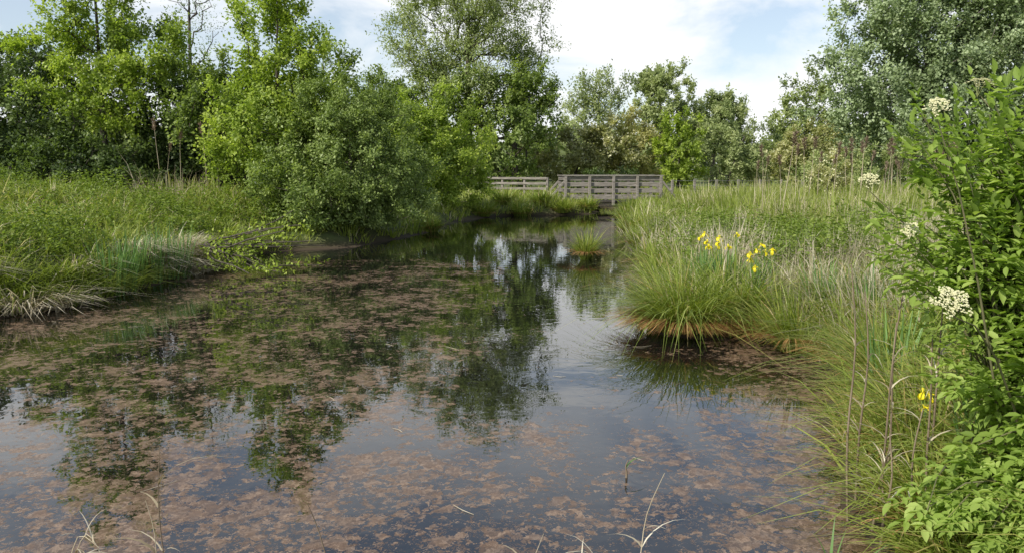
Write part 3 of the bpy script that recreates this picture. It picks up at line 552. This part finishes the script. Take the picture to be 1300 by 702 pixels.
def fence(label, p0, p1, npost, h, rails, wire=False, mat=M_wood):
    p0 = np.array(p0, float); p1 = np.array(p1, float); d = p1 - p0; Lh = np.hypot(*d); a = math.atan2(d[1], d[0])
    root = empty("fence", (p0[0], p0[1], float(height(*p0)))); root.rotation_euler = (0, 0, a); tag(root, label, "fence")
    for k in range(npost):
        boxes("post", [(Lh * k / (npost - 1), 0, h * .5 - .05, .11, .11, h + .1)], mat, root)
    for k in range(rails):
        z = h * (.95 - k * .8 / max(1, rails - .0))
        if wire:
            V, Q = tube(np.array([[0, -.06, z], [Lh / 2, -.06, z - .01], [Lh, -.06, z]]), .006, 5); mk("wire", V, Q, M_wire, parent=root)
        else: boxes("rail", [(Lh / 2, -.075, z, Lh, .035, .11)], mat, root)
fence("weathered post and rail fence leading to the footbridge", (-1.6, 41.5), (1.75, 39.6), 4, .95, 3)
fence("post and wire fence crossing the meadow", (7.9, 39.5), (17, 41), 9, .95, 3, True)

# ------------------------------------------------------------------ stalks, sticks, reeds
def stalk(name, label, cat, x, y, pts, r0, mat, seed=0, leaves_=0, group=None, lmat=None, z=None):
    z = float(max(height(x, y), 0)) - .02 if z is None else z
    root = empty(name, (x, y, z)); tag(root, label, cat, group)
    P = np.array(pts, float); n = 10; t = np.linspace(0, len(P) - 1, n); i0 = np.minimum(t.astype(int), len(P) - 2); f = (t - i0)[:, None]
    P0 = P[np.maximum(i0 - 1, 0)]; P1 = P[i0]; P2 = P[i0 + 1]; P3 = P[np.minimum(i0 + 2, len(P) - 1)]
    S = .5 * ((2 * P1) + (-P0 + P2) * f + (2 * P0 - 5 * P1 + 4 * P2 - P3) * f ** 2 + (-P0 + 3 * P1 - 3 * P2 + P3) * f ** 3)
    V, Q = tube(S, np.linspace(r0, r0 * .35, n), 6); mk("stem", V, Q, mat, parent=root, smooth=True)
    q = np.random.RandomState(seed)
    for _ in range(leaves_):
        k = q.randint(2, n - 1)
        V, Q, A = blades(S[k:k + 1].copy(), np.array([q.uniform(.06, .2)]), np.array([q.uniform(.006, .014)]), np.array([q.uniform(0, 6.28)]), np.array([.5]), np.array([q.uniform(.4, 1.4)]), np.array([q.uniform(0, 1)]), q, 5)
        mk("leaf", V, Q, lmat or L_strawb, parent=root, var=A)
    return root
gs = "dry stalks at the near shore"
ls = "thin dry grass stalk rising from the near shore"
stalk("dry_stalk", ls, "dry stalk", -1.50, 3.2, [(0, 0, 0), (.02, 0, .3), (.0, .02, .6), (.03, 0, .88)], .004, M_deadstem, 1, 5, gs)
stalk("dry_stalk", ls, "dry stalk", -1.47, 3.15, [(0, 0, 0), (-.02, 0, .25), (-.03, .02, .5), (-.05, 0, .66)], .003, M_straw, 2, 4, gs)
stalk("dry_stalk", "bent pale dry stalk curling over", "dry stalk", -1.93, 3.3, [(0, 0, 0), (-.03, 0, .2), (.02, .02, .42), (.12, 0, .38)], .004, M_straw, 3, 6, gs)
stalk("dry_stalk", "bent pale dry stalk curling over", "dry stalk", -2.02, 3.35, [(0, 0, 0), (.05, 0, .24), (.12, .02, .41), (.2, 0, .3)], .0035, M_straw, 4, 5, gs)
stalk("dry_stalk", "slanting dark dead stem over the water", "dry stalk", -.70, 3.2, [(0, 0, 0), (-.06, 0, .25), (-.12, .02, .48), (-.16, 0, .62)], .0045, M_deadstem, 5, 0, gs)
stalk("dry_stalk", "pale dry stalk with a hanging dead leaf", "dry stalk", .52, 3.3, [(0, 0, 0), (.04, 0, .3), (.07, .02, .52), (.14, 0, .72)], .0035, M_straw, 6, 3, gs)
stalk("dry_stalk", "bent pale dry stalk curling over", "dry stalk", .0, 3.35, [(0, 0, 0), (.05, 0, .2), (.1, .02, .3), (.14, 0, .42)], .003, M_straw, 7, 4, gs)
stalk("dry_stalk", "bent pale dry stalk curling over", "dry stalk", .46, 3.35, [(0, 0, 0), (-.05, 0, .22), (-.12, .02, .3), (-.2, 0, .24)], .003, M_straw, 8, 4, gs)
for k, (x, y, h) in enumerate([(1.93, 4.35, 1.5), (2.0, 4.2, 1.2), (2.15, 4.4, 1.35), (2.2, 4.0, 1.1), (2.02, 3.9, .8), (2.35, 4.3, 1.2), (1.9, 3.9, .7), (2.08, 4.6, 1.3), (1.98, 4.05, .55)]):
    q = np.random.RandomState(300 + k); a, b2 = q.normal(0, .022, 2)
    stalk("dead_stem", "tall brown dead plant stem at the water's edge", "dead stem", x, y, [(0, 0, 0), (a, b2, h * .35), (a * .6, b2 * 2, h * .7), (a * 2, b2, h)], .008, M_deadstem, k, 9, "dead stems by the elder bush")
def shoot(x, y, h, seed):
    q = np.random.RandomState(seed); n = 7; B0 = np.stack([q.normal(0, .02, n), q.normal(0, .02, n), np.zeros(n)], 1)
    V, Q, A = blades(B0, h * q.uniform(.5, 1, n), np.full(n, .022), q.uniform(0, 6.28, n), q.uniform(0, .3, n), q.uniform(.1, .5, n), q.uniform(.4, 1, n), q, 6)
    o_ = mk("reed_shoot", V, Q, L_iris, loc=(x, y, float(max(height(x, y), 0)) - .02), var=A); tag(o_, "short bright green reed shoot at the near shore", "reed shoot", "green shoots on the near shore")
shoot(1.45, 3.4, .5, 1); shoot(1.62, 3.45, .35, 2)
stalk("water_twig", "small dark stub standing in the open water", "twig", .75, 5.0, [(0, 0, 0), (0, 0, .04), (-.005, 0, .08), (.01, 0, .12)], .008, M_deadstem, 12, 1, lmat=L_iris, z=0)
q = np.random.RandomState(44)
for k in range(34):
    y = q.uniform(4.1, 11); x = q.uniform(-.6 * y, min(2, .3 * y)); Lh = q.uniform(.03, .13); a = q.uniform(0, 3.14)
    P = np.array([[-Lh * math.cos(a), -Lh * math.sin(a), 0], [.02 * q.normal(), .02 * q.normal(), .004], [Lh * math.cos(a), Lh * math.sin(a), .0]])
    V, Q = tube(P, [.0015, .002, .0012], 5); s_ = mk("floating_straw", V, Q, M_straw if k % 3 else M_deadstem, loc=(x, y, .003)); tag(s_, "thin piece of straw floating on the pond", "straw", "straws floating on the water")
def reed_src():
    P = np.array([[0, 0, 0], [.02, 0, .8], [.03, .02, 1.5], [.06, .02, 2.0]]); V, Q = tube(P, [.009, .008, .006, .004], 5)
    q = np.random.RandomState(9); n = 70; t = q.uniform(0, 1, n); C = np.stack([.06 + .03 * t, .02 + 0 * t, 1.85 + .3 * t], 1)
    D = np.stack([q.normal(.2, .5, n), q.normal(0, .5, n), np.full(n, .6)], 1); pv = leaves(C, D, .11, .22, q.uniform(0, 1, n), q)
    return (V, Q), pv
(rv, rq), (pv, pq, pa) = reed_src()
srcs = None
for k in range(36):
    x = q.uniform(6.2, 12.5) if k < 32 else q.uniform(-10.5, -8.6); y = q.uniform(19, 24) if k < 32 else q.uniform(22, 24); z = float(height(x, y)) - .02
    root = empty("reed", (x, y, z)); tag(root, "tall dry reed with a feathery brown plume", "reed", "dry reeds standing on the banks")
    s = q.uniform(.7, 1.08); root.scale = (s, s, s); root.rotation_euler = (q.normal(0, .05), q.normal(0, .05), q.uniform(0, 6.28))
    if srcs is None: srcs = (mk("stem", rv, rq, M_straw, parent=root), mk("plume", pv, pq, L_plume, parent=root, var=pa))
    else:
        for s0 in srcs: c_ = s0.copy(); COL.objects.link(c_); c_.parent = root
q = np.random.RandomState(70); bag = Bag(); lf = Bag()
for k in range(28):
    a = q.uniform(-.6, .5); Lh = q.uniform(.9, 2.6); P = [np.array([0, 0, .4])]
    d = np.array([math.cos(a), math.sin(a) - .5, q.uniform(-.1, .18)])
    for j in range(5): d = norm(d + q.normal(0, .15, 3) + np.array([0, 0, -.07])); P.append(P[-1] + d * Lh / 5)
    P = np.array(P); P[:, 2] = np.maximum(P[:, 2], .01); tv, tq = tube(P, np.linspace(.024, .008, 6), 5); bag.add(tv, tq)
    if k % 2 == 0:
        n = 75; C = P[q.randint(2, 6, n)] + q.normal(0, .13, (n, 3)); C[:, 2] = np.maximum(C[:, 2], .03); V, Q, A = leaves(C, q.normal(0, 1, (n, 3)), .08, .6, q.uniform(.2, 1, n), q); lf.add(V, Q, A)
root = empty("fallen_branch", (-6.2, 15.8, .1)); tag(root, "fallen leafy branch drooping from the bank into the water", "branch")
V, Q, A = bag.get(); mk("branches", V, Q, M_bark, parent=root); V, Q, A = lf.get(); mk("leaves", V, Q, L_bright, parent=root, var=A)

# ------------------------------------------------------------------ light
SD = np.array([-.62, -.5, .72]); SD /= np.linalg.norm(SD)
sun_d = bpy.data.lights.new("sun", 'SUN'); sun_d.energy = 5.0; sun_d.angle = math.radians(.5); sun_d.color = (1, .955, .86)
sun = bpy.data.objects.new("sun", sun_d); COL.objects.link(sun); sun.rotation_euler = Vector(SD).to_track_quat('Z', 'Y').to_euler(); sun.location = (-10, -8, 20)
w = bpy.data.worlds.new("World"); scene.world = w; w.use_nodes = True; N = w.node_tree.nodes; L = w.node_tree.links; N.clear()
sky = N.new('ShaderNodeTexSky'); sky.sky_type = 'NISHITA'; sky.sun_disc = False
sky.sun_elevation = math.asin(SD[2]); sky.sun_rotation = math.atan2(SD[0], SD[1]); sky.dust_density = 1.0
tc = N.new('ShaderNodeTexCoord'); mp = N.new('ShaderNodeMapping'); mp.inputs['Scale'].default_value = (1, 1, 2.6); L.new(tc.outputs['Generated'], mp.inputs[0])
n1 = N.new('ShaderNodeTexNoise'); n1.inputs['Scale'].default_value = 3.4; n1.inputs['Detail'].default_value = 7; n1.inputs['Roughness'].default_value = .55; n1.inputs['Distortion'].default_value = .5; L.new(mp.outputs[0], n1.inputs['Vector'])
r_ = ramp(N, [(.4, g(.25)), (.56, g(1))]); L.new(n1.outputs['Fac'], r_.inputs['Fac'])
sz = N.new('ShaderNodeSeparateXYZ'); L.new(tc.outputs['Generated'], sz.inputs[0])
fz = N.new('ShaderNodeMapRange'); L.new(sz.outputs['Z'], fz.inputs[0]); fz.inputs[1].default_value = .26; fz.inputs[2].default_value = .5; fz.inputs[3].default_value = 1.0; fz.inputs[4].default_value = .15
mu = N.new('ShaderNodeMath'); mu.operation = 'MULTIPLY'; L.new(r_.outputs[0], mu.inputs[0]); L.new(fz.outputs[0], mu.inputs[1])
mx = N.new('ShaderNodeMix'); mx.data_type = 'RGBA'; L.new(mu.outputs[0], mx.inputs[0]); L.new(sky.outputs[0], mx.inputs[6]); mx.inputs[7].default_value = (7.2, 7.3, 7.4, 1)
bg = N.new('ShaderNodeBackground'); bg.inputs['Strength'].default_value = .15; L.new(mx.outputs[2], bg.inputs['Color'])
o = N.new('ShaderNodeOutputWorld'); L.new(bg.outputs[0], o.inputs[0])
